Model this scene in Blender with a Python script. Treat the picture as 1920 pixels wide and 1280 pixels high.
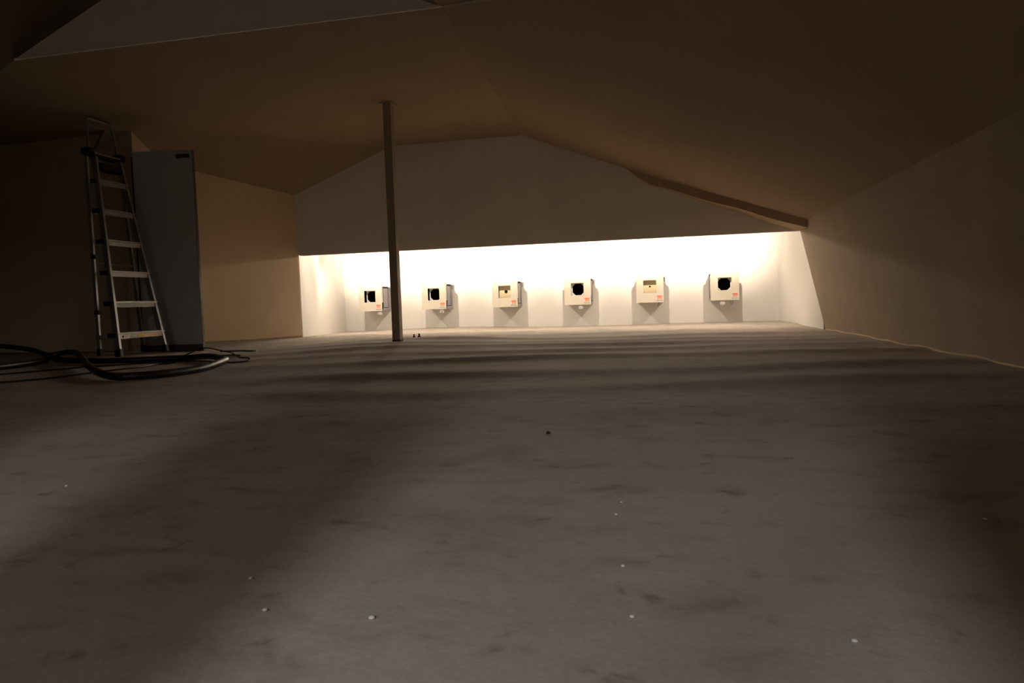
import bpy, bmesh, math, random
from mathutils import Vector, Matrix

for o in list(bpy.data.objects):
    bpy.data.objects.remove(o)
S = bpy.context.scene
C = S.collection
random.seed(7)

# ------------------------------------------------------------------ camera, world, light
YAW, PITCH, ROLL, FPX = 0.20711, -0.05787, -0.03285, 1307.0
fw = Vector((-math.sin(YAW)*math.cos(PITCH), math.cos(YAW)*math.cos(PITCH), math.sin(PITCH)))
rt = Vector((math.cos(YAW), math.sin(YAW), 0))
up = rt.cross(fw)
r2 = rt*math.cos(ROLL) + up*math.sin(ROLL)
u2 = -rt*math.sin(ROLL) + up*math.cos(ROLL)
cd = bpy.data.cameras.new('camera')
cd.sensor_width = 36.0
cd.lens = FPX*36.0/1920.0
cd.clip_start = 0.02
cam = bpy.data.objects.new('camera', cd)
C.objects.link(cam)
cam.matrix_world = Matrix(((r2.x, u2.x, -fw.x, 0), (r2.y, u2.y, -fw.y, 0), (r2.z, u2.z, -fw.z, 0), (0, 0, 0, 1)))
S.camera = cam

w = bpy.data.worlds.new('world')
S.world = w
w.use_nodes = True
bg = w.node_tree.nodes['Background']
bg.inputs[0].default_value = (0.9, 0.95, 1.0, 1)
bg.inputs[1].default_value = 0.0

S.view_settings.view_transform = 'Standard'
S.view_settings.look = 'None'
S.view_settings.gamma = 1.0
S.view_settings.exposure = 0.0
S.view_settings.use_curve_mapping = False

LANE_X = [-4.277, -3.305, -2.267, -1.247, -0.276, 0.688]     # left edges of the six target boxes
BOX_W, BOX_Y, BOX_Z = 0.36, 9.54, -0.08
LAMP_Y, LAMP_Z = 8.70, 0.775


def light(name, kind, loc, energy, color, **kw):
    d = bpy.data.lights.new(name, kind)
    d.energy = energy
    d.color = color
    for k, v in kw.items():
        setattr(d, k, v)
    o = bpy.data.objects.new(name, d)
    C.objects.link(o)
    o.location = loc
    return o


WARM = (1.0, 0.84, 0.66)


def reflector(o, base, lobe, aim, sidecut, front):
    """light distribution of a reflector lamp: a lobe along aim over a weaker all-round part, cut to the sides"""
    d = o.data
    d.use_nodes = True
    nt = d.node_tree
    em = nt.nodes['Emission']
    tc = nt.nodes.new('ShaderNodeTexCoord')

    def mth(op, a, b=None):
        n = nt.nodes.new('ShaderNodeMath')
        n.operation = op
        for k, v in ((0, a), (1, b)):
            if v is None:
                continue
            if isinstance(v, (int, float)):
                n.inputs[k].default_value = v
            else:
                nt.links.new(v, n.inputs[k])
        return n.outputs[0]

    def smooth(v, a, b):
        n = nt.nodes.new('ShaderNodeMapRange')
        n.interpolation_type = 'SMOOTHSTEP'
        n.inputs['From Min'].default_value = a
        n.inputs['From Max'].default_value = b
        nt.links.new(v, n.inputs['Value'])
        return n.outputs[0]
    dt = nt.nodes.new('ShaderNodeVectorMath')
    dt.operation = 'DOT_PRODUCT'
    q = Vector(aim).normalized()
    dt.inputs[1].default_value = q
    nt.links.new(tc.outputs['Normal'], dt.inputs[0])
    sx = nt.nodes.new('ShaderNodeSeparateXYZ')
    nt.links.new(tc.outputs['Normal'], sx.inputs[0])
    side = smooth(mth('ABSOLUTE', sx.outputs['X']), 0.45, 0.90)
    val = mth('ADD', mth('MULTIPLY', smooth(dt.outputs['Value'], 0.78, 1.0), lobe), base)
    cut = mth('SUBTRACT', 1.0, mth('MULTIPLY', side, sidecut))
    # toward the range only a narrow, weaker beam leaves under the bulkhead
    fwd = smooth(sx.outputs['Y'], -0.50, -0.02)
    beam = mth('MULTIPLY', mth('SUBTRACT', 1.0, mth('MULTIPLY', smooth(mth('ABSOLUTE', sx.outputs['X']), 0.22, 0.45), 0.68)), front)
    val = mth('MULTIPLY', val, mth('ADD', mth('MULTIPLY', fwd, cut), mth('MULTIPLY', mth('SUBTRACT', 1.0, fwd), beam)))
    nt.links.new(val, em.inputs['Strength'])


for lx in LANE_X:                        # one small lamp above every lane, behind the bulkhead
    o = light('target_lamp', 'POINT', (lx+BOX_W/2, LAMP_Y, LAMP_Z), 18.5, WARM, shadow_soft_size=0.018)
    reflector(o, 1.9, 7.5, (0, 1.0, -0.03), 0.92, 0.78)
# lamp of the lit firing point behind the camera, and a weaker added fill
for lx, le in ((-0.14, 46.0), (-1.75, 17.0)):
    fl = light('firing_point_lamp', 'AREA', (lx, -2.0, 1.22), le, (0.97, 0.97, 1.0), shape='RECTANGLE', size=0.12, size_y=0.2)
    fl.rotation_euler = (math.radians(36), 0, 0)

# ------------------------------------------------------------------ materials


def mat(name, col, rough=0.8, metal=0.0, var=0.0, vscale=6.0, bump=0.0, bscale=60.0, spec=0.3, col2=None):
    m = bpy.data.materials.new(name)
    m.use_nodes = True
    nt = m.node_tree
    b = nt.nodes['Principled BSDF']
    b.inputs['Base Color'].default_value = (*col, 1)
    b.inputs['Roughness'].default_value = rough
    b.inputs['Metallic'].default_value = metal
    b.inputs['Specular IOR Level'].default_value = spec
    tc = nt.nodes.new('ShaderNodeTexCoord')
    if var > 0:
        n = nt.nodes.new('ShaderNodeTexNoise')
        n.inputs['Scale'].default_value = vscale
        n.inputs['Detail'].default_value = 5
        nt.links.new(tc.outputs['Object'], n.inputs['Vector'])
        r = nt.nodes.new('ShaderNodeValToRGB')
        c2 = col2 or tuple(c*(1-var) for c in col)
        r.color_ramp.elements[0].color = (*c2, 1)
        r.color_ramp.elements[1].color = (*col, 1)
        r.color_ramp.elements[0].position = 0.35
        r.color_ramp.elements[1].position = 0.62
        nt.links.new(n.outputs['Fac'], r.inputs['Fac'])
        nt.links.new(r.outputs['Color'], b.inputs['Base Color'])
    if bump > 0:
        n2 = nt.nodes.new('ShaderNodeTexNoise')
        n2.inputs['Scale'].default_value = bscale
        n2.inputs['Detail'].default_value = 4
        nt.links.new(tc.outputs['Object'], n2.inputs['Vector'])
        bp = nt.nodes.new('ShaderNodeBump')
        bp.inputs['Strength'].default_value = bump
        bp.inputs['Distance'].default_value = 0.004
        nt.links.new(n2.outputs['Fac'], bp.inputs['Height'])
        nt.links.new(bp.outputs['Normal'], b.inputs['Normal'])
    return m


def floor_mat():
    m = bpy.data.materials.new('worn_floor')
    m.use_nodes = True
    nt = m.node_tree
    L = nt.links.new
    b = nt.nodes['Principled BSDF']
    b.inputs['Roughness'].default_value = 0.85
    b.inputs['Specular IOR Level'].default_value = 0.2
    tc = nt.nodes.new('ShaderNodeTexCoord')

    def noise(scale, detail, rough=0.5, dist=0.0, sx=1.0, sy=1.0, off=(0, 0, 0)):
        mp = nt.nodes.new('ShaderNodeMapping')
        mp.inputs['Scale'].default_value = (sx, sy, 1)
        mp.inputs['Location'].default_value = off
        L(tc.outputs['Object'], mp.inputs['Vector'])
        n = nt.nodes.new('ShaderNodeTexNoise')
        n.inputs['Scale'].default_value = scale
        n.inputs['Detail'].default_value = detail
        n.inputs['Roughness'].default_value = rough
        n.inputs['Distortion'].default_value = dist
        L(mp.outputs['Vector'], n.inputs['Vector'])
        return n.outputs['Fac']

    def ramp(fac, stops):
        r = nt.nodes.new('ShaderNodeValToRGB')
        e = r.color_ramp.elements
        while len(e) < len(stops):
            e.new(0.5)
        for k, (p, c) in enumerate(stops):
            e[k].position = p
            e[k].color = (c, c, c, 1)
        L(fac, r.inputs['Fac'])
        return r.outputs['Color']

    def mixc(kind, a, bb, fac=1.0):
        x = nt.nodes.new('ShaderNodeMix')
        x.data_type = 'RGBA'
        x.blend_type = kind
        x.inputs['Factor'].default_value = fac
        L(a, x.inputs['A'])
        L(bb, x.inputs['B'])
        return x.outputs['Result']
    rgb = nt.nodes.new('ShaderNodeRGB')
    rgb.outputs[0].default_value = (0.43, 0.372, 0.322, 1)
    big = ramp(noise(1.3, 4, 0.55, 0.6), [(0.3, 0.86), (0.7, 1.06)])
    smudge = ramp(noise(7.0, 4, 0.55, 0.2, 1.0, 1.5), [(0.26, 0.62), (0.38, 0.90), (0.50, 1.0)])
    scuff = ramp(noise(3.2, 5, 0.6, 0.5, 1.0, 1.3, (3.1, 0.4, 0)), [(0.30, 0.84), (0.42, 1.0), (0.60, 1.0), (0.74, 1.10)])
    dab = ramp(noise(13.0, 4, 0.6, 0.3, 1.0, 1.2, (7.7, 2.3, 0)), [(0.26, 0.60), (0.36, 0.92), (0.43, 1.0)])
    fine = ramp(noise(120, 3, 0.6), [(0.3, 0.93), (0.7, 1.05)])
    col = mixc('MULTIPLY', mixc('MULTIPLY', mixc('MULTIPLY', mixc('MULTIPLY', mixc('MULTIPLY', rgb.outputs[0], big), dab), smudge), scuff), fine)
    L(col, b.inputs['Base Color'])
    bp = nt.nodes.new('ShaderNodeBump')
    bp.inputs['Strength'].default_value = 0.25
    bp.inputs['Distance'].default_value = 0.003
    L(noise(70, 4, 0.6), bp.inputs['Height'])
    L(bp.outputs['Normal'], b.inputs['Normal'])
    return m


M = {}
M['floor'] = floor_mat()
M['white'] = mat('white_wall_paint', (0.80, 0.775, 0.735), 0.85, var=0.03, vscale=3, bump=0.15)
M['recess'] = mat('grey_recess_board', (0.20, 0.185, 0.17), 0.9)
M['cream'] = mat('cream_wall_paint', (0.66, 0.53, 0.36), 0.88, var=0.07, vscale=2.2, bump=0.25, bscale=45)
M['cream_light'] = mat('light_cream_wall_paint', (0.84, 0.66, 0.44), 0.88, var=0.07, vscale=2.2, bump=0.25, bscale=45)  # left wall: its stronger light put into a lighter cream
M['tan'] = mat('tan_wall_paint', (0.39, 0.305, 0.22), 0.9, var=0.1, vscale=2.5, bump=0.35, bscale=30)  # right wall: same paint, its weaker light put into a darker colour
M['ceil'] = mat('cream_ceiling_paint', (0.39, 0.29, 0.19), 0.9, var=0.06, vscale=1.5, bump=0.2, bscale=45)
M['bulk'] = mat('pale_bulkhead_paint', (0.90, 0.87, 0.83), 0.9, var=0.06, vscale=3, bump=0.25, bscale=55)
M['trim'] = mat('tan_trim_paint', (0.50, 0.39, 0.25), 0.85, var=0.08, vscale=8, bump=0.2)
M['door'] = mat('pale_grey_door', (0.56, 0.62, 0.72), 0.6, var=0.05, vscale=2)
M['boards'] = mat('dark_roof_boards', (0.16, 0.125, 0.09), 0.9, var=0.15, vscale=5)  # near left slope: its shade put into a darker ceiling colour
M['sweep'] = mat('brown_door_sweep', (0.10, 0.075, 0.06), 0.7)
M['dark'] = mat('dark_metal', (0.05, 0.045, 0.042), 0.5, metal=0.4)
M['post'] = mat('brown_painted_post', (0.48, 0.40, 0.31), 0.75, var=0.12, vscale=14, bump=0.15)
M['post_foot'] = mat('dark_scuffed_paint', (0.13, 0.095, 0.07), 0.8)
M['cover'] = mat('cream_enamelled_steel', (0.66, 0.615, 0.53), 0.55, var=0.02, vscale=10)
M['house'] = mat('lavender_grey_steel', (0.30, 0.285, 0.31), 0.5, var=0.04, vscale=9)
M['black'] = mat('black_rubber', (0.012, 0.012, 0.013), 0.9, spec=0.15)
M['card_white'] = mat('white_card_holder', (0.80, 0.77, 0.70), 0.7)
M['card_cream'] = mat('cream_cardboard', (0.74, 0.63, 0.40), 0.85)
M['orange'] = mat('orange_red_print', (0.75, 0.13, 0.03), 0.6)
M['blue'] = mat('dark_blue_print', (0.10, 0.10, 0.22), 0.6)
M['roll'] = mat('white_paper_roll', (0.85, 0.84, 0.82), 0.7)
M['bolt'] = mat('steel_bolt', (0.30, 0.27, 0.22), 0.4, metal=0.7)
M['alu'] = mat('brushed_aluminium', (0.40, 0.39, 0.39), 0.5, metal=0.7, var=0.12, vscale=25)
M['tread'] = mat('ribbed_aluminium', (0.36, 0.35, 0.33), 0.5, metal=0.5, var=0.1, vscale=30)
M['plastic'] = mat('black_plastic', (0.018, 0.017, 0.016), 0.55)
M['sticker'] = mat('white_sticker', (0.80, 0.79, 0.76), 0.6)
M['sticker_y'] = mat('yellow_sticker', (0.80, 0.62, 0.20), 0.6)
M['sticker_o'] = mat('pale_orange_sticker', (0.78, 0.56, 0.38), 0.6)
M['sticker_g'] = mat('grey_sticker', (0.42, 0.41, 0.40), 0.6)
M['hose'] = mat('black_rubber_hose', (0.016, 0.016, 0.017), 0.42, spec=0.5)
M['cable'] = mat('dark_brown_cable', (0.035, 0.022, 0.014), 0.5)
M['brass'] = mat('plug_metal', (0.7, 0.66, 0.6), 0.3, metal=1.0)
M['peg'] = mat('dark_brown_peg', (0.035, 0.018, 0.014), 0.5)
M['pellet'] = mat('pale_lead', (0.60, 0.57, 0.54), 0.5)
M['grit'] = mat('dark_grit', (0.02, 0.018, 0.016), 0.8)

# ------------------------------------------------------------------ mesh helpers


class MB:
    def __init__(self):
        self.v = []
        self.f = []

    def add(self, vs, fs):
        k = len(self.v)
        self.v += [tuple(p) for p in vs]
        self.f += [tuple(i+k for i in f) for f in fs]
        return self

    def box(self, x0, x1, y0, y1, z0, z1):
        v = [(x0, y0, z0), (x1, y0, z0), (x1, y1, z0), (x0, y1, z0), (x0, y0, z1), (x1, y0, z1), (x1, y1, z1), (x0, y1, z1)]
        return self.add(v, [(3, 2, 1, 0), (4, 5, 6, 7), (0, 1, 5, 4), (1, 2, 6, 5), (2, 3, 7, 6), (3, 0, 4, 7)])

    def prism(self, poly, off):
        """poly: list of 3-D points in one plane, extruded by the vector off"""
        n = len(poly)
        o = Vector(off)
        a = [Vector(p) for p in poly]
        nrm = Vector((0, 0, 0))
        for i in range(n):
            nrm += (a[i]-a[0]).cross(a[(i+1) % n]-a[0])
        if nrm.dot(o) > 0:
            a = a[::-1]
        v = a + [p+o for p in a]
        f = [tuple(range(n)), tuple(range(2*n-1, n-1, -1))]
        for i in range(n):
            j = (i+1) % n
            f.append((j, i, i+n, j+n))
        return self.add(v, f)

    def tube(self, pts, r, seg=8, closed_ends=True, ry=None):
        P = [Vector(p) for p in pts]
        n = len(P)
        t0 = (P[1]-P[0]).normalized()
        a = Vector((0, 0, 1)) if abs(t0.z) < 0.9 else Vector((1, 0, 0))
        nn = (a - t0*a.dot(t0)).normalized()
        rings = []
        for i in range(n):
            t = (P[min(i+1, n-1)]-P[max(i-1, 0)]).normalized()
            nn = (nn - t*nn.dot(t)).normalized()
            bb = t.cross(nn)
            rr = r[i] if isinstance(r, (list, tuple)) else r
            rings.append([P[i] + nn*math.cos(q*2*math.pi/seg)*rr + bb*math.sin(q*2*math.pi/seg)*(ry or rr) for q in range(seg)])
        v = [p for rg in rings for p in rg]
        f = []
        for i in range(n-1):
            for q in range(seg):
                q2 = (q+1) % seg
                f.append((i*seg+q, i*seg+q2, (i+1)*seg+q2, (i+1)*seg+q))
        if closed_ends:
            f.append(tuple(range(seg-1, -1, -1)))
            f.append(tuple((n-1)*seg+q for q in range(seg)))
        return self.add(v, f)

    def bar(self, a, b, wx, wy, side):
        """rectangular bar from a to b; side = vector across its width wx"""
        a, b = Vector(a), Vector(b)
        t = (b-a).normalized()
        s = Vector(side)
        s = (s - t*s.dot(t)).normalized()
        d = t.cross(s)
        q = [s*wx/2+d*wy/2, -s*wx/2+d*wy/2, -s*wx/2-d*wy/2, s*wx/2-d*wy/2]
        v = [a+k for k in q] + [b+k for k in q]
        return self.add(v, [(3, 2, 1, 0), (4, 5, 6, 7), (0, 1, 5, 4), (1, 2, 6, 5), (2, 3, 7, 6), (3, 0, 4, 7)])

    def lathe(self, prof, seg=16, c=(0, 0, 0), axis='z'):
        v, f = [], []
        for (rr, h) in prof:
            for q in range(seg):
                a = 2*math.pi*q/seg
                x, y = rr*math.cos(a), rr*math.sin(a)
                p = {'z': (x, y, h), 'y': (x, h, y), 'x': (h, x, y)}[axis]
                v.append((p[0]+c[0], p[1]+c[1], p[2]+c[2]))
        n = len(prof)
        for i in range(n-1):
            for q in range(seg):
                q2 = (q+1) % seg
                f.append((i*seg+q, i*seg+q2, (i+1)*seg+q2, (i+1)*seg+q))
        f.append(tuple(range(seg-1, -1, -1)))
        f.append(tuple((n-1)*seg+q for q in range(seg)))
        return self.add(v, f)

    def ring(self, outer, inner, ctr, to3, thick):
        """flat plate: 2-D outer polygon with the 2-D hole inner; to3(u, v, d) -> point, d in 0..thick"""
        angs = sorted({round(math.atan2(p[1]-ctr[1], p[0]-ctr[0]), 5) for p in list(outer)+list(inner)} |
                      {round(-math.pi + k*math.pi/24, 5) for k in range(48)})

        def hit(poly, a):
            dx, dy = math.cos(a), math.sin(a)
            best = None
            n = len(poly)
            for i in range(n):
                x1, y1 = poly[i][0]-ctr[0], poly[i][1]-ctr[1]
                x2, y2 = poly[(i+1) % n][0]-ctr[0], poly[(i+1) % n][1]-ctr[1]
                ex, ey = x2-x1, y2-y1
                den = dx*ey-dy*ex
                if abs(den) < 1e-12:
                    continue
                t = (x1*ey-y1*ex)/den
                s = (x1*dy-y1*dx)/den
                if t > 0 and -1e-4 <= s <= 1+1e-4 and (best is None or t > best):
                    best = t
            return (ctr[0]+dx*best, ctr[1]+dy*best)
        n = len(angs)
        v, f = [], []
        for d in (0, thick):
            for a in angs:
                v.append(to3(*hit(outer, a), d))
            for a in angs:
                v.append(to3(*hit(inner, a), d))
        for i in range(n):
            j = (i+1) % n
            f.append((i, j, n+j, n+i))
            f.append((2*n+j, 2*n+i, 3*n+i, 3*n+j))
            f.append((j, i, 2*n+i, 2*n+j))
            f.append((n+i, n+j, 3*n+j, 3*n+i))
        return self.add(v, f)

    def mesh(self, name, m, smooth=False):
        me = bpy.data.meshes.new(name)
        me.from_pydata(self.v, [], self.f)
        bm = bmesh.new()
        bm.from_mesh(me)
        bmesh.ops.recalc_face_normals(bm, faces=bm.faces)
        bm.to_mesh(me)
        bm.free()
        me.materials.append(m)
        if smooth:
            for p in me.polygons:
                p.use_smooth = True
        return me

    def build(self, name, m, parent=None, smooth=False):
        o = bpy.data.objects.new(name, self.mesh(name, m, smooth))
        C.objects.link(o)
        o.parent = parent
        return o


def thing(name, label, cat, loc, group=None):
    o = bpy.data.objects.new(name, None)
    C.objects.link(o)
    o.location = loc
    o.empty_display_size = 0.1
    o['label'] = label
    o['category'] = cat
    if group:
        o['group'] = group
    return o


def tag(o, label, cat, group=None):
    o['label'] = label
    o['category'] = cat
    if group:
        o['group'] = group
    return o


def struct(mb, name, m):
    o = mb.build(name, m)
    o['kind'] = 'structure'
    return o


def spline(pts, n=8):
    P = [Vector(p) for p in pts]
    out = []
    for i in range(len(P)-1):
        p0, p1, p2, p3 = P[max(i-1, 0)], P[i], P[i+1], P[min(i+2, len(P)-1)]
        for k in range(n):
            t = k/n
            out.append(0.5*((2*p1)+(-p0+p2)*t+(2*p0-5*p1+4*p2-p3)*t*t+(-p0+3*p1-3*p2+p3)*t**3))
    out.append(P[-1])
    return out


# ------------------------------------------------------------------ floor
CTRL = [(1.71, 3.7, -.404), (1.71, 5.5, -.404), (1.71, 7.7, -.404), (1.6, 9.9, -.377), (.51, 9.9, -.378), (-.62, 9.9, -.386),
        (-1.39, 9.9, -.382), (-2.9, 9.9, -.356), (-4.66, 9.9, -.378), (-4.265, 7.8, -.358), (-2.41, 6.17, -.343), (-2.2, 6.5, -.348),
        (-5.0, 6.94, -.362), (-4.5, 6.22, -.402), (-4.9, 5.7, -.392), (-5.3, 5.7, -.392), (0, 1, -.404), (-1, 1, -.404), (1, 1, -.404),
        (0, 3, -.404), (-2, 3, -.402), (-3.3, 4.5, -.393), (0, 5, -.397), (0, 6.5, -.392), (-6, 4, -.395), (1, 7, -.400), (-1, 7, -.384)]
# crest lines of the long ripples in the floor: (distance at x = -1, height, width)
RIPPLE = [(6.78, .010, .16), (6.18, .007, .12), (5.72, .010, .15), (5.18, .008, .14), (4.55, .011, .17), (3.66, .011, .20), (2.98, .009, .19),
          (2.22, .007, .22), (1.75, .003, .18), (7.6, .005, .2), (8.5, .005, .22)]


def wob(x, k):
    return 0.05*math.sin(x*1.7+k*2.1) + 0.025*math.sin(x*4.3+k*5.7)


def fz(x, y, ripple=True):
    sw, sz = 0.0, 0.0
    for (cx, cy, cz) in CTRL:
        d2 = (x-cx)**2+(y-cy)**2+0.06
        q = 1.0/(d2*math.sqrt(d2))
        sw += q
        sz += q*cz
    z = sz/sw
    if ripple:
        for k, (c, h, wd) in enumerate(RIPPLE):
            h *= 2.3
            t = y - 0.19*(x+1.0) - c - wob(x, k)
            if abs(t) < 4*wd:
                s = t/(wd*(1.5 if t > 0 else 0.62))
                fade = 1.0/(1.0+math.exp((-3.0-x)*2.2)) * (0.35+0.65/(1.0+math.exp((x-1.2)*3.0)))
                z += h*math.exp(-s*s)*fade*(0.85+0.3*math.sin(x*2.3+k))
    return z


mb = MB()
xs = [-9.0+0.4*i for i in range(10)] + [-5.0+0.1*i for i in range(71)]
ys = [-4.0+0.4*i for i in range(11)] + [0.4+0.045*i for i in range(218)]
vs = [(x, y, fz(x, y)) for y in ys for x in xs]
nx = len(xs)
mb.add(vs, [(j*nx+i, j*nx+i+1, (j+1)*nx+i+1, (j+1)*nx+i) for j in range(len(ys)-1) for i in range(nx-1)])
fo = mb.build('floor', M['floor'], smooth=True)
fo['kind'] = 'structure'

# ------------------------------------------------------------------ the room shell
ZB = -0.62
struct(MB().box(-4.9, 1.85, 9.90, 10.0, ZB, 1.62), 'wall_back', M['white'])
struct(MB().prism([(-4.265, 7.84, ZB), (-4.664, 9.90, ZB), (-4.764, 9.90, ZB), (-4.365, 7.84, ZB)], (0, 0, 2.2)), 'wall_back_left', M['white'])
struct(MB().prism([(1.705, 7.84, ZB), (1.592, 9.90, ZB), (1.70, 9.90, ZB), (1.81, 7.84, ZB)], (0, 0, 2.2)), 'wall_back_right', M['white'])
struct(MB().box(-4.9, 1.85, 7.86, 10.0, 1.56, 1.62), 'ceiling_recess', M['recess'])
# bulkhead across the range in front of the lit recess, lower left corner slightly rounded
bp = [(-4.262, 7.80, 0.66)]
for k in range(6):
    a = math.pi + k*math.pi/10
    bp.append((-4.215+0.047*math.cos(a), 7.80, 0.678+0.047*math.sin(a)))
bp += [(1.475, 7.80, 0.6345), (1.85, 7.80, 0.6345), (1.85, 7.80, 2.0), (-4.95, 7.80, 2.0), (-4.95, 7.80, 0.9), (-4.262, 7.8, 0.9)]
struct(MB().prism(bp, (0, 0.05, 0)), 'wall_bulkhead', M['bulk'])
# leaning right wall
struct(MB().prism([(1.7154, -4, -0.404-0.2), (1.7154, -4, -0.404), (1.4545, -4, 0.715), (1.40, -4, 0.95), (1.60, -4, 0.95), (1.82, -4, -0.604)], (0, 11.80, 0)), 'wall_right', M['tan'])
# skewed left wall, then the short wall beside the door
struct(MB().prism([(-4.262, 7.80, ZB), (-5.30, 6.59, ZB), (-5.375, 6.655, ZB), (-4.337, 7.865, ZB)], (0, 0, 2.75)), 'wall_left', M['cream_light'])
struct(MB().prism([(-5.20, 6.27, ZB), (-9.2, 6.45, ZB), (-9.2, 6.55, ZB), (-5.30, 6.66, ZB), (-5.20, 6.66, ZB)], (0, 0, 2.75)), 'wall_left_front', M['cream'])
# ceiling: low flat panel, skewed facet to its left, long slope to the right
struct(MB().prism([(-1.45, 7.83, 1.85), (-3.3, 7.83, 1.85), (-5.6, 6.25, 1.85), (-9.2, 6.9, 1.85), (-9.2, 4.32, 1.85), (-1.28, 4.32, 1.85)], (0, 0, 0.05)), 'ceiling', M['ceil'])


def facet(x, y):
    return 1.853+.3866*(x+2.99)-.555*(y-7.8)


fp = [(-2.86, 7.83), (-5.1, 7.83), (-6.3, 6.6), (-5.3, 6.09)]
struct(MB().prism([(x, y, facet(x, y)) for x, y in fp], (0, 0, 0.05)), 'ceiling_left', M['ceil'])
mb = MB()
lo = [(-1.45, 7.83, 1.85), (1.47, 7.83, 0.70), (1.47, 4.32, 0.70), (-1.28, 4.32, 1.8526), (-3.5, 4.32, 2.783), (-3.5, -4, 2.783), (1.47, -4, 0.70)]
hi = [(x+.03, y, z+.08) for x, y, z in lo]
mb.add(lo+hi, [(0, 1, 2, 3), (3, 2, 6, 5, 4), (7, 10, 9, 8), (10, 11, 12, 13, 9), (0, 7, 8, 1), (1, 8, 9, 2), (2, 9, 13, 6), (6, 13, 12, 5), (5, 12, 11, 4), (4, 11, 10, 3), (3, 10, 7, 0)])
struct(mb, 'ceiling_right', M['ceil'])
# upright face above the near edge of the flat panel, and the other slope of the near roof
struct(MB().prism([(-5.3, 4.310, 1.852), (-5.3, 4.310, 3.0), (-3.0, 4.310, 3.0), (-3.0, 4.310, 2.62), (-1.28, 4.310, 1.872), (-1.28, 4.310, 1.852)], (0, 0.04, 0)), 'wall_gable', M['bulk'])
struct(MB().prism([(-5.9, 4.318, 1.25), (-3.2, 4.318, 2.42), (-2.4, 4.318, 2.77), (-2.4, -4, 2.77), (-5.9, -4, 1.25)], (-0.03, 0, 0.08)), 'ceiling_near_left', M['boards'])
# thin edge of the flat panel, running out on the slope
mb = MB()
mb.box(-4.49, -1.275, 4.298, 4.3095, 1.850, 1.862)


def slp(x, d=0.0):
    return 0.70+0.4191*(1.47-x)-d


mb.bar((-1.275, 4.304, 1.852), (-0.78, 3.78, slp(-0.78)-0.003), 0.016, 0.012, (0.4, 0, -1))
struct(mb, 'trim_2', M['bulk'])
# tapering strip under the right slope, in front of the bulkhead
a0, b0 = Vector((-0.30, 7.80, 1.40)), Vector((1.458, 7.38, 0.712))
mb = MB()
top, bot = [], []
N = 14
for k in range(N+1):
    t = k/N
    p = a0.lerp(b0, t)
    hgt = 0.10*min(1.0, (t/0.10))**1.2 - 0.012*t + 0.006*math.sin(t*17)*(t > .1)
    top.append(p+Vector((0, 0, 0.05)))
    bot.append(p-Vector((0, 0, max(hgt, 0.002))))
v = []
for k in range(N+1):
    v += [top[k], bot[k], Vector((bot[k].x, 7.80, bot[k].z-0.0)), Vector((top[k].x, 7.80, top[k].z))]
f = []
for k in range(N):
    i, j = k*4, k*4+4
    f += [(i, i+1, j+1, j), (i+1, i+2, j+2, j+1), (i+2, i+3, j+3, j+2), (i+3, i, j, j+3)]
f += [(0, 3, 2, 1), (N*4, N*4+1, N*4+2, N*4+3)]
mb.add(v, f)
struct(mb, 'trim_3', M['trim'])
# skirting strips
mb = MB()
pts = [(-4.262+(-5.30+4.262)*k/10, 7.80+(6.59-7.80)*k/10) for k in range(11)]
for (x1, y1), (x2, y2) in zip(pts[:-1], pts[1:]):
    z1, z2 = fz(x1, y1), fz(x2, y2)
    ox, oy = 0.010, -0.009
    mb.add([(x1, y1, z1-.1), (x2, y2, z2-.1), (x2, y2, z2+.022), (x1, y1, z1+.022), (x1+ox, y1+oy, z1-.1), (x2+ox, y2+oy, z2-.1), (x2+ox, y2+oy, z2+.018), (x1+ox, y1+oy, z1+.018)],
           [(0, 1, 2, 3), (4, 7, 6, 5), (3, 2, 6, 7), (0, 4, 5, 1)] + [(0, 3, 7, 4), (1, 5, 6, 2)])
struct(mb, 'baseboard_left', M['trim'])
mb = MB()
for k in range(40):
    y1, y2 = -1+8.75*k/40, -1+8.75*(k+1)/40
    x1, x2 = 1.7154, 1.7154
    z1, z2 = fz(1.70, y1), fz(1.70, y2)
    w1, w2 = 0.009+0.0025*math.sin(k*1.9), 0.009+0.0025*math.sin((k+1)*1.9)
    mb.add([(x1+.03, y1, z1-.05), (x2+.03, y2, z2-.05), (x2+.0, y2, z2+w2), (x1+.0, y1, z1+w1), (x1-.008, y1, z1-.05), (x2-.008, y2, z2-.05), (x2-.008, y2, z2+w2), (x1-.008, y1, z1+w1)],
           [(0, 1, 2, 3), (4, 7, 6, 5), (3, 2, 6, 7), (0, 4, 5, 1), (0, 3, 7, 4), (1, 5, 6, 2)])
struct(mb, 'baseboard_right', M['cream'])
# behind the camera: back wall, then unseen panels added to block lamp light
struct(MB().box(-6.0, 1.8, -4.1, -4.0, ZB, 3.0), 'wall_front', M['cream'])
struct(MB().box(-0.535, -0.305, -0.82, -0.78, ZB, 1.2), 'wall_booth_left', M['cream'])
struct(MB().box(-6.0, 1.6, -1.62, -1.58, 1.148, 3.0), 'wall_booth_header', M['cream'])
struct(MB().box(-1.0, -0.74, -0.82, -0.78, ZB, 1.2), 'wall_booth_side', M['cream'])
struct(MB().box(0.07, 0.42, -0.82, -0.78, ZB, 1.05), 'wall_booth_right', M['cream'])

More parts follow.
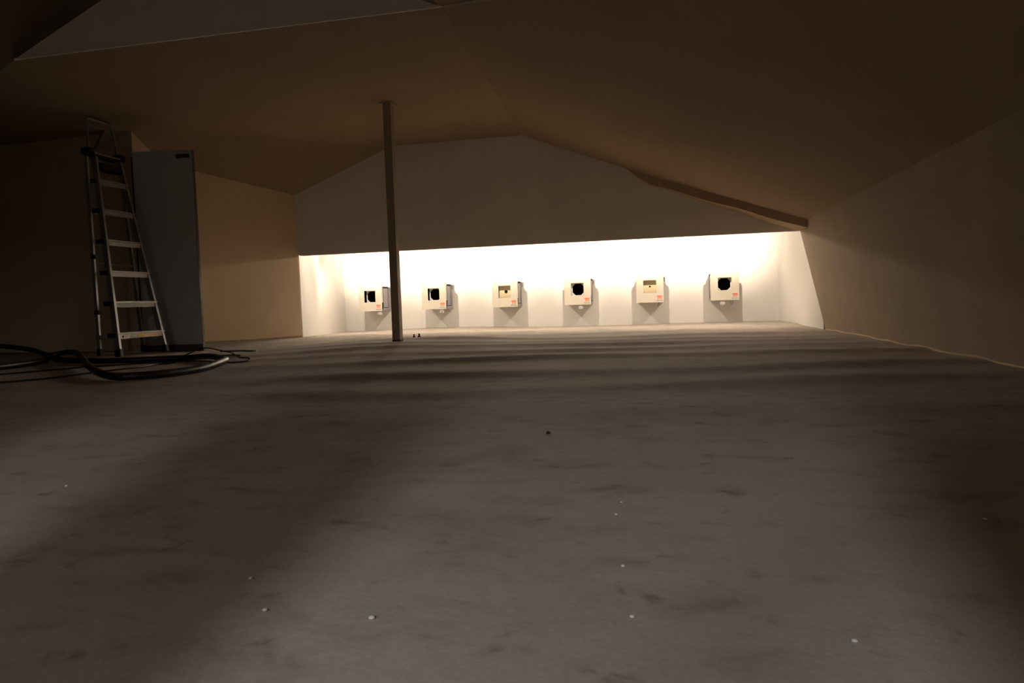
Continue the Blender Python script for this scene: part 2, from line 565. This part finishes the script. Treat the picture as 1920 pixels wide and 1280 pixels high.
# ------------------------------------------------------------------ door leaf, standing ajar
hx, hy = -5.097, 6.137
dx, dy = (-4.506+5.097), (6.248-6.137)
dl = math.hypot(dx, dy)
ang = math.atan2(dy, dx)
door = bpy.data.objects.new('door_1', MB().box(0, dl, 0, 0.04, -0.408, 1.607).mesh('door_1', M['door']))
C.objects.link(door)
door.location = (hx, hy, 0)
door.rotation_euler = (0, 0, ang)
door['kind'] = 'structure'
MB().box(0.0, dl, -0.006, -0.0005, -0.406, -0.33).build('door_sweep', M['sweep'], door)
mb = MB()
mb.box(dl-0.145, dl-0.022, -0.035, -0.0005, 1.53, 1.562)
mb.box(dl-0.150, dl-0.125, -0.030, -0.0005, 1.525, 1.56)
mb.build('door_closer', M['dark'], door)
mb = MB()
mb.box(-0.018, -0.002, 0.002, 0.038, -0.40, 1.55)
mb.build('hinge_edge', M['dark'], door)
MB().box(dl+.0003, dl+.004, -0.001, 0.041, -0.408, 1.607).build('edge_seal', M['sweep'], door)  # dark strip over the end face of the leaf

# ------------------------------------------------------------------ post
px, py, pw = -2.39, 6.17, 0.075
pz = fz(px, py)
post = thing('support_post', 'square brown post standing from floor to ceiling in front of the lit targets', 'post', (px, py, pz))
zt = 1.852-pz
mb = MB()
mb.box(-pw/2, pw/2, -pw/2, pw/2, -0.01, zt)
mb.build('shaft', M['post'], post)
mb = MB()
mb.box(-pw/2-.0015, pw/2+.0015, -pw/2-.0015, pw/2+.0015, -0.015, 0.018)
mb.build('scuffed_foot', M['post_foot'], post)
MB().box(-0.062, 0.062, -0.062, 0.062, zt-0.012, zt+.002).build('head_plate', M['post'], post)
for sx_, sz_ in ((0.024, 0.165), (0.0, 0.09)):
    MB().lathe([(0.0, -0.0415), (0.005, -0.0415), (0.005, -0.036)], 10, (sx_, 0, sz_), 'y').build('screw', M['dark'], post)

# ------------------------------------------------------------------ target boxes


def rrect(x0, x1, z0, z1, r, n=4):
    p = []
    for cx, cz, a0 in ((x1-r, z1-r, 0), (x0+r, z1-r, 90), (x0+r, z0+r, 180), (x1-r, z0+r, 270)):
        for k in range(n+1):
            a = math.radians(a0+90*k/n)
            p.append((cx+r*math.cos(a), cz+r*math.sin(a)))
    return p


def circ(cx, cy, r, n=32, rz=None):
    return [(cx+r*math.cos(2*math.pi*k/n), cy+(rz or r)*math.sin(2*math.pi*k/n)) for k in range(n)]


BH = 0.384
xz = lambda y0: (lambda u, v, d: (u, y0+d, v))
CACHE = {}


def part(key, make, name, m, parent, smooth=False):
    """link one mesh object under its box; the same mesh is shared by all boxes"""
    if key not in CACHE:
        CACHE[key] = make().mesh(key, m, smooth)
    o = bpy.data.objects.new(name, CACHE[key])
    C.objects.link(o)
    o.parent = parent
    return o


def cover_mb():
    m = MB()
    W, t = BOX_W, 0.003
    m.ring([(0, 0), (W, 0), (W, BH), (0, BH)], rrect(.0935, .2645, .126, .298, .008), (W/2, .212), xz(0), t)
    for x0 in (0, W-t):                     # side flanges, notched at their lower end
        m.prism([(x0, t, 0), (x0, t, BH), (x0, .052, BH), (x0, .052, .125), (x0, .012, .118), (x0, .012, 0)], (t, 0, 0))
    m.box(t, W-t, t, .052, BH-t, BH)
    m.box(t, W-t, t, .014, 0, t)
    return m


def housing_mb():
    m = MB()
    x0, x1, y0, y1, z0, z1, t = .004, BOX_W-.004, .060, .345, 0.0, .352, .003
    m.box(x0, x0+t, y0, y1, z0, z1)
    m.box(x1-t, x1, y0, y1, z0, z1)
    m.box(x0+t, x1-t, y1-t, y1, z0, z1)
    m.box(x0+t, x1-t, y0, y1-t, z1-t, z1)
    m.ring([(x0+t, y0), (x1-t, y0), (x1-t, y1-t), (x0+t, y1-t)], circ(BOX_W/2, .303, .034), (BOX_W/2, .303), lambda u, v, d: (u, v, z0+d), t)
    return m


def side_trim_mb(sd):
    def make():
        x0, x1 = (.0015, .004) if sd == 0 else (BOX_W-.004, BOX_W-.0015)
        # one dark frame round the side panel: broad along the top, thin elsewhere
        return MB().ring([(.062, .042), (.264, .042), (.264, .352), (.062, .352)], [(.074, .050), (.256, .050), (.256, .328), (.074, .328)], (.165, .19),
                         lambda u, v, d: (x0+d, u, v), x1-x0)
    return make


def holder_mb():
    m = MB()
    c = .040
    cx, cz, hw, hh = BOX_W/2, .2105, .079, .079
    octo = [(cx-hw+c, cz-hh), (cx+hw-c, cz-hh), (cx+hw, cz-hh+c), (cx+hw, cz+hh-c), (cx+hw-c, cz+hh), (cx-hw+c, cz+hh), (cx-hw, cz+hh-c), (cx-hw, cz-hh+c)]
    m.ring([(cx-.093, .100), (cx+.093, .100), (cx+.093, .330), (cx-.093, .330)], octo, (cx, cz), xz(.100), .003)
    return m


def card_mb(r):
    return lambda: MB().ring([(BOX_W/2-.098, .100), (BOX_W/2+.098, .100), (BOX_W/2+.098, .335), (BOX_W/2-.098, .335)],
                             circ(BOX_W/2, .214, r), (BOX_W/2, .214), xz(.098), .003)


def backing_mb():
    m = MB()
    m.box(.012, BOX_W-.012, .325, .331, .02, .340)
    m.box(.008, .012, .108, .331, .004, .345)
    m.box(BOX_W-.012, BOX_W-.008, .108, .331, .004, .345)
    m.box(.012, BOX_W-.012, .108, .325, .336, .345)
    return m


def disc_mb(r):
    return lambda: MB().lathe([(0.0, 0), (r*1.25, 0), (r*1.25, .004), (0, .004)], 24, (BOX_W/2, .106, .214), 'y')


def bolt_mb(sx):
    return lambda: MB().lathe([(.0025, -.0035), (.0045, -.002), (.0045, .001)], 10, (BOX_W/2+sx*.0735, .0975, .138), 'y')


def roll_mb():
    m = MB()
    m.tube([(.012, .272, .362), (BOX_W+.010, .272, .362)], .021, 20)
    return m


def bracket_mb(x0):
    return lambda: MB().box(x0, x0+.04, .3452, .358, .06, .34)


def clip_mb():
    return MB().tube([(BOX_W-.006, .276, .345), (BOX_W+.012, .292, .325), (BOX_W+.012, .30, .28)], .004, 8)


def ribbon(pts, wid, y, tap=None):
    m = MB()
    n = len(pts)
    v = []
    for i, p in enumerate(pts):
        a, b = pts[max(i-1, 0)], pts[min(i+1, n-1)]
        tx, tz = b[0]-a[0], b[1]-a[1]
        q = math.hypot(tx, tz) or 1
        ww = wid*(tap(i/(n-1)) if tap else 1)/2
        nx_, nz_ = -tz/q*ww, tx/q*ww
        v += [(p[0]+nx_, y, p[1]+nz_), (p[0]-nx_, y, p[1]-nz_), (p[0]+nx_, y+.0012, p[1]+nz_), (p[0]-nx_, y+.0012, p[1]-nz_)]
    f = []
    for i in range(n-1):
        a, b = i*4, i*4+4
        f += [(a, a+1, b+1, b), (a+2, b+2, b+3, a+3), (a, b, b+2, a+2), (a+1, a+3, b+3, b+1)]
    f += [(0, 2, 3, 1), ((n-1)*4, (n-1)*4+1, (n-1)*4+3, (n-1)*4+2)]
    return m.add(v, f)


def emblem_mb():
    """orange script m with a lead-in stroke, three arches leaning to the right"""
    m = MB()
    ox, oz, s = .266, .043, 1.15

    def P(l):
        return [(ox+a*s+b*s*0.22, oz+b*s) for a, b in l]

    def sm(l):
        return [(q.x, q.y) for q in spline([(a, b, 0) for a, b in P(l)], 6)]
    for k, ln in enumerate(([(-.002, .026), (.004, .036), (.011, .037), (.016, .028), (.0155, .010), (.014, .001)],
                            [(.0155, .010), (.019, .028), (.027, .037), (.033, .032), (.0335, .016), (.032, .001)],
                            [(.0335, .014), (.037, .030), (.045, .0375), (.052, .033), (.053, .016), (.0505, .006), (.055, .002)])):
        mm = ribbon(sm(ln), .0085, -.0013 - .0002*k)
        m.add(mm.v, mm.f)
    return m


def text_mesh(body, size, m):
    cu = bpy.data.curves.new('t', 'FONT')
    cu.body = body
    cu.size = size
    cu.extrude = .0005
    cu.align_x = 'CENTER'
    o = bpy.data.objects.new('t', cu)
    C.objects.link(o)
    dg = bpy.context.evaluated_depsgraph_get()
    dg.update()
    me = bpy.data.meshes.new_from_object(o.evaluated_get(dg))
    bpy.data.objects.remove(o)
    me.transform(Matrix.Rotation(math.pi/2, 4, 'X'))
    me.materials.clear()
    me.materials.append(m)
    return me


CACHE['lettering'] = text_mesh('MEYTON', .0195, M['blue'])

LANES = [
    ('octagon', 'cream target box partly behind the brown post, nearest the left white wall', True),
    ('octagon', 'cream target box just right of the brown post, broken white light spot under it', True),
    ('wide', 'cream target box with a buff card and a large dark round hole', False),
    ('octagon', 'cream target box with black octagon between the two boxes holding buff cards', True),
    ('narrow', 'cream target box with a buff card and a tiny dark hole', False),
    ('octagon', 'cream target box with black octagon nearest the leaning right wall', True),
]
BOXES = []
for i, (kind, label, _) in enumerate(LANES):
    b = thing('target_box', label, 'target box', (LANE_X[i], BOX_Y, BOX_Z), 'electronic target boxes on the lit back wall')
    BOXES.append(b)
    part('box_cover', cover_mb, 'front_cover', M['cover'], b)
    em = part('box_emblem', emblem_mb, 'emblem', M['orange'], b)
    em['label'] = 'orange script letter m'
    lt = part('lettering', None, 'lettering', M['blue'], b)
    lt.location = (.304, -.0012, .0170)
    lt['label'] = 'small dark blue lettering'
    part('box_housing', housing_mb, 'housing', M['house'], b)
    for sd in (0, 1):
        part('box_side_trim_%d' % sd, side_trim_mb(sd), 'side_trim', M['black'], b)
    part('box_roll', roll_mb, 'paper_roll', M['roll'], b, True)
    for x0 in (.05, BOX_W-.09):
        part('box_bracket_%.2f' % x0, bracket_mb(x0), 'wall_bracket', M['dark'], b)
    part('box_clip', clip_mb, 'roll_clip', M['dark'], b)
    part('box_backing', backing_mb, 'rubber_backing', M['black'], b)
    if kind == 'octagon':
        h = part('box_holder', holder_mb, 'card_holder', M['card_white'], b)
        h['label'] = 'white holder with octagonal opening'
    else:
        r = .0235 if kind == 'wide' else .0125
        h = part('box_card_'+kind, card_mb(r), 'target_card', M['card_cream'], b)
        h['label'] = 'buff target card with round hole'
        part('box_disc_'+kind, disc_mb(r), 'black_disc', M['black'], b)
    for sx in ((-1, 1) if kind != 'wide' else (-1,)):
        part('box_bolt_%d' % sx, bolt_mb(sx), 'bolt', M['bolt'], b, True)

# cables hanging below some boxes (parts of their boxes)
def cable_part(b, pts, r=.0022):
    MB().tube(spline(pts, 6), r, 6).build('cable', M['cable'], b, True)


cable_part(BOXES[5], [(.268, .16, .002), (.266, .17, -.03), (.272, .175, -.055), (.283, .18, -.06), (.294, .185, -.045), (.300, .19, -.015), (.302, .19, .002)])
cable_part(BOXES[4], [(.292, .16, .002), (.290, .165, -.022), (.282, .17, -.045), (.276, .172, -.05)], .003)
cable_part(BOXES[1], [(.335, .20, .002), (.337, .21, -.025), (.348, .23, -.045), (.356, .25, -.048)])
cable_part(BOXES[1], [(.184, .31, .012), (.183, .29, .010), (.181, .270, .012), (.178, .25, .02)], .006)

# ------------------------------------------------------------------ two small pegs on the floor by the post
for (x, y, sc, lab) in ((-2.405, 6.66, 0.92, 'small dark pawn-shaped peg on the floor, the one nearer the brown post'),
                        (-2.41, 6.70, 1.08, 'small dark pawn-shaped peg on the floor, the one farther from the brown post')):
    x += (0.045 if sc > 1 else 0.0)
    pg = thing('floor_peg', lab, 'peg', (x, y, fz(x, y)), 'pegs standing on the floor by the post')
    pg.scale = (sc, sc, sc)
    MB().lathe([(.0145, 0), (.0145, .004), (.0125, .008), (.008, .018), (.0065, .022)], 16).build('base', M['peg'], pg, True)
    MB().lathe([(.0045, .021), (.0075, .024), (.0082, .029), (.0065, .034), (.002, .036)], 16).build('knob', M['peg'], pg, True)

# ------------------------------------------------------------------ stepladder
K = 0.96
lad = thing('stepladder', 'tall aluminium stepladder standing before the pale grey door', 'stepladder', (0, 0, 0))


def FX(z):                       # front frame leans back as it rises
    return -4.9-0.19*(z+.39)


LV = [(-.189, 5.592, 6.193), (.107, 5.626, 6.197), (.399, 5.661, 6.196), (.698, 5.705, 6.216), (.995, 5.751, 6.226), (1.284, 5.795, 6.19)]


def yl(z):
    return 5.60+(z+.19)*0.137


def yr(z):
    return 6.19-(z+.19)*0.020 if z < 1.0 else 6.166-(z-1.0)*0.035


def KP(x, y, z):
    return (x*K, y*K, z*K)


lad.location = KP(-5.05, 5.9, -.39)
org = Vector(lad.location)


def L_(mb_):
    mb_.v = [tuple(Vector(p)-org) for p in mb_.v]
    return mb_


side = (0.25, 1, 0)
for nm, fy in (('left', yl), ('right', yr)):
    mb = MB().bar(KP(FX(-.36), fy(-.36), -.36), KP(FX(1.56), fy(1.56), 1.56), .024, .052, (0, 1, 0))
    st = L_(mb).build('front_rail', M['alu'], lad)
    mb = MB().bar(KP(FX(-.395), fy(-.395), -.395), KP(FX(-.33), fy(-.33), -.33), .032, .062, (0, 1, 0))
    L_(mb).build('rubber_foot', M['plastic'], st)
RY = {'left': (5.73, 5.735), 'right': (6.31, 6.16)}
for nm in ('left', 'right'):
    y0, y1 = RY[nm]
    mb = MB().bar(KP(-5.25, y0, -.36), KP(-5.262, y1, 1.50), .022, .030, (0, 1, 0))
    st = L_(mb).build('rear_leg', M['alu'], lad)
    mb = MB().bar(KP(-5.25, y0, -.395), KP(-5.25, y0, -.33), .030, .040, (0, 1, 0))
    L_(mb).build('rubber_foot', M['plastic'], st)
# treads: shallow channel, ribbed top lip and bright front face
treads = []
for k, z in enumerate([-.189, .107, .399, .698, .995, 1.284]):
    y0, y1 = yl(z)-0.012, yr(z)+0.012
    xf = FX(z)
    mb = MB()
    vv = lambda x, y, zz: KP(x, y, zz)
    def bx(xa, xb, ya, yb, za, zb):
        q = MB().box(xa, xb, ya, yb, za, zb)
        mb.add([KP(*p) for p in q.v], q.f)
    bx(xf-.075, xf+.030, y0-.004, y1+.012, z-.002, z+.010)
    bx(xf+.018, xf+.024, y0, y1, z-.044, z-.004)
    bx(xf-.070, xf-.064, y0, y1, z-.036, z-.002)
    for q in range(4):
        bx(xf-.065+q*.024, xf-.055+q*.024, y0, y1, z+.010, z+.0125)
    t = L_(mb).build('tread', M['tread'], lad)
    treads.append((t, xf, y0, y1, z))
    mb = MB()
    for ye in (y0-.006, y1+.010):
        mb = MB()
        bx(xf-.078, xf+.004, ye-.006, ye+.006, z-.03, z+.012)
        L_(mb).build('tread_end_cap', M['plastic'], t)
# stickers on the two lowest treads
t, xf, y0, y1, z = treads[0]
def stk(t, xf, ya, yb, za, zb, m, d=.0256):
    q = MB().box(xf+.0245, xf+d, ya, yb, za, zb)
    q.v = [KP(*p) for p in q.v]
    return L_(q).build('sticker', m, t)
wd = y1-y0
stk(t, xf, y0+.005, y0+wd*.22, z-.046, z-.003, M['sticker'])['label'] = 'white sticker with a black dot'
q = MB().lathe([(0, 0), (.010, 0), (.010, .0005), (0, .0005)], 16, (0, 0, 0), 'x')
q.v = [KP(p[0]+xf+.0258, p[1]+y0+wd*.10, p[2]+z-.024) for p in q.v]
L_(q).build('sticker', M['black'], t)
stk(t, xf, y0+wd*.27, y0+wd*.40, z-.040, z-.010, M['sticker_g'])
stk(t, xf, y0+wd*.425, y0+wd*.54, z-.044, z-.003, M['sticker_y'])['label'] = 'yellow sticker'
stk(t, xf, y0+wd*.54, y0+wd*.985, z-.043, z-.005, M['sticker_o'])['label'] = 'pale orange sticker'
for (a, b_, zz) in ((.80, .97, -.016), (.80, .97, -.026), (.58, .62, -.024), (.68, .71, -.020)):
    q = MB().box(xf+.0256, xf+.0262, y0+wd*a, y0+wd*b_, z+zz-.003, z+zz)
    q.v = [KP(*p) for p in q.v]
    L_(q).build('sticker_print', M['sticker_y'], t)
t, xf, y0, y1, z = treads[1]
wd = y1-y0
stk(t, xf, y0+wd*.02, y0+wd*.70, z-.040, z-.006, M['sticker_g'])
# worn tape strip with flecks on the right of the second tread
for k in range(9):
    a = .73+.028*k
    q = MB().box(xf+.0245, xf+.0254, y0+wd*a, y0+wd*(a+.014), z-.040+.006*((k*7) % 3), z-.016+.005*((k*5) % 3))
    q.v = [KP(*p) for p in q.v]
    L_(q).build('sticker_scrap', M['sticker_g'], t)
# platform, its brackets and the tool tray under the handle
mb = MB()
zp = 1.56
xf = FX(zp)
def bx(xa, xb, ya, yb, za, zb):
    q = MB().box(xa, xb, ya, yb, za, zb)
    mb.add([KP(*p) for p in q.v], q.f)
bx(xf-.06, xf+.045, 5.80, 6.15, zp-.03, zp-.012)
pf = L_(mb).build('platform', M['tread'], lad)
mb = MB()
bx(xf-.065, xf+.05, 5.795, 6.155, zp-.045, zp-.03)
L_(mb).build('platform_edge', M['plastic'], pf)
for y in (5.765, 6.16):
    mb = MB()
    bx(xf-.05, xf+.05, y-.028, y+.028, zp-.035, zp+.028)
    L_(mb).build('hinge_bracket', M['plastic'], lad)
mb = MB()
bx(xf-.02, xf+.055, 5.86, 6.12, 1.385, 1.40)
bx(xf+.05, xf+.055, 5.86, 6.12, 1.385, 1.46)
bx(xf-.02, xf+.055, 5.86, 5.865, 1.385, 1.46)
bx(xf-.02, xf+.055, 6.115, 6.12, 1.385, 1.46)
L_(mb).build('tool_tray', M['plastic'], lad)
hp = [(-5.275, 5.79, 1.55), (-5.30, 5.81, 1.70), (-5.325, 5.825, 1.82), (-5.335, 5.85, 1.885), (-5.335, 5.90, 1.895), (-5.335, 6.10, 1.895), (-5.335, 6.15, 1.885), (-5.33, 6.17, 1.82), (-5.30, 6.16, 1.70), (-5.275, 6.15, 1.55)]
L_(MB().tube([KP(*p) for p in spline(hp, 6)], .013, 10)).build('hand_rail', M['alu'], lad, True)
for zz, nm in ((.49, 'cross_bar'), (-.24, 'cross_bar')):
    L_(MB().tube([KP(-5.25, 5.73, zz), KP(-5.25, 6.27-.03*(zz > 0), zz-.005)], .007, 8)).build(nm, M['alu'], lad, True)
for z in (.55, -.22, .02):
    for y in (5.735,):
        mb = MB()
        bx(-5.275, -5.225, y-.016, y+.016, z-.02, z+.02)
        L_(mb).build('spreader_joint', M['plastic'], lad)

# ------------------------------------------------------------------ hose and cables on the floor
HR = .0235
hp = [(-7.6, 5.75, .16), (-6.9, 5.62, .130), (-6.55, 5.57, .112), (-6.15, 5.55, .090), (-5.75, 5.47, .055), (-5.35, 5.23, .018), (-4.98, 4.98, .0), (-4.55, 4.74, 0), (-4.15, 4.70, 0), (-3.87, 4.80, 0), (-3.66, 4.86, 0), (-3.40, 4.77, .012),
      (-3.19, 4.62, .015), (-3.04, 4.46, .014), (-2.95, 4.27, .006), (-2.89, 3.96, 0), (-2.92, 3.66, 0), (-3.00, 3.53, 0), (-3.13, 3.51, 0), (-3.42, 3.70, .012),
      (-3.84, 4.08, .018), (-4.30, 4.52, .030), (-4.66, 4.85, .055), (-4.92, 5.02, .055), (-5.05, 4.98, .03), (-4.98, 4.86, .01), (-4.92, 4.69, 0), (-4.84, 4.33, 0), (-4.85, 3.9, 0), (-5.1, 3.4, 0)]
hose = MB().tube(spline([(x, y, fz(x, y)+HR+.002+h) for x, y, h in hp], 8), HR, 12).build('hose', M['hose'], None, True)
tag(hose, 'thick black rubber hose lying in a large loop on the floor before the stepladder', 'hose')
CR = .0055


def cab(pts, r=CR):
    return MB().tube(spline([(x, y, fz(x, y)+r+.001+h) for x, y, h in pts], 7), r, 8)


cA = thing('cable', 'thin dark cable running through the hose loop to a raised bend at its right end', 'cable', (-3.6, 4.7, fz(-3.6, 4.7)))
o = cab([(-4.75, 3.6, 0), (-4.40, 3.92, 0), (-4.25, 4.20, 0), (-4.17, 4.42, 0), (-4.08, 4.46, 0), (-3.88, 4.66, 0), (-3.74, 4.73, 0), (-3.55, 4.76, 0), (-3.40, 4.72, 0), (-3.10, 4.62, 0),
         (-3.02, 4.72, 0), (-3.14, 4.90, 0), (-3.26, 4.96, .005), (-3.50, 5.22, .02), (-3.60, 5.25, .035), (-3.72, 5.24, .065), (-3.80, 5.22, .06), (-3.87, 5.18, .03), (-3.92, 5.12, 0)])
o.v = [tuple(Vector(p)-cA.location) for p in o.v]
o.build('cord', M['cable'], cA, True)
o = cab([(-3.62, 5.24, .034), (-3.52, 5.28, .030), (-3.44, 5.28, .028), (-3.36, 5.26, .025), (-3.30, 5.24, .024)], .006)
o.v = [tuple(Vector(p)-cA.location) for p in o.v]
pl = o.build('plug', M['cable'], cA, True)
o = cab([(-3.305, 5.24, .024), (-3.275, 5.235, .026)], .005)
o.v = [tuple(Vector(p)-cA.location) for p in o.v]
o.build('plug_tip', M['brass'], pl, True)
o = cab([(-3.72, 5.10, 0), (-3.60, 5.12, .004), (-3.48, 5.16, .006), (-3.38, 5.16, .002)], .006)
o.v = [tuple(Vector(p)-cA.location) for p in o.v]
o.build('cord', M['cable'], cA, True)
cB = cab([(-4.2, 3.2, 0), (-3.86, 3.43, 0), (-3.72, 3.66, 0), (-3.71, 3.92, 0), (-3.64, 4.10, 0), (-3.62, 4.30, 0), (-3.68, 4.55, 0), (-3.60, 4.66, 0)]).build('cable', M['cable'], None, True)
tag(cB, 'thin dark cable on the floor, the one passing in front of the hose loop', 'cable')

# ------------------------------------------------------------------ pellets and grit lying on the floor in front
PEL = [(-.0836, 1.2888, .0028, 'flattened white pellet on the floor, second from top in the central column of four'),
       (-.0778, 1.3685, .0022, 'smallest white pellet, topmost in the central column of four on the floor'),
       (-.0588, 1.0372, .0030, 'white pellet beside a dark smudge, third from top in the central column'),
       (-.0396, .8703, .0030, 'white pellet lowest in the central column of four on the floor'),
       (.2138, .8419, .0034, 'white pellet lying alone toward the lower right of the floor'),
       (.5448, 1.3219, .0040, 'pinkish white pellet farthest right, at the edge of the dark right side'),
       (-.6072, .9218, .0028, 'white pellet on the left, topmost of the left group on the floor'),
       (-.5238, .8238, .0034, 'white pellet on the left, lower one of the left pair on the floor'),
       (-.3698, .8210, .0040, 'flattened white pellet between the left pair and the central column'),
       (-1.3789, 1.3773, .0036, 'pale pellet on the far left in the band of light on the floor')]
for (x, y, r, lab) in PEL:
    o = MB().lathe([(r*.3, 0), (r, r*.35), (r*.95, r*.8), (r*.5, r*1.15), (.0002, r*1.2)], 10).build('pellet', M['pellet'], None, True)
    o.location = (x, y, fz(x, y)-.0003)
    o.scale = (1.15, 1.0, 1.0)
    tag(o, lab, 'pellet', 'spent pellets on the floor')
o = MB().lathe([(.002, 0), (.0065, .002), (.006, .006), (.001, .009)], 8).build('grit_speck', M['grit'], None, True)
o.location = (-.3261, 2.0317, fz(-.3261, 2.0317)-.0005)
tag(o, 'tiny black speck of grit on the middle of the floor', 'grit')
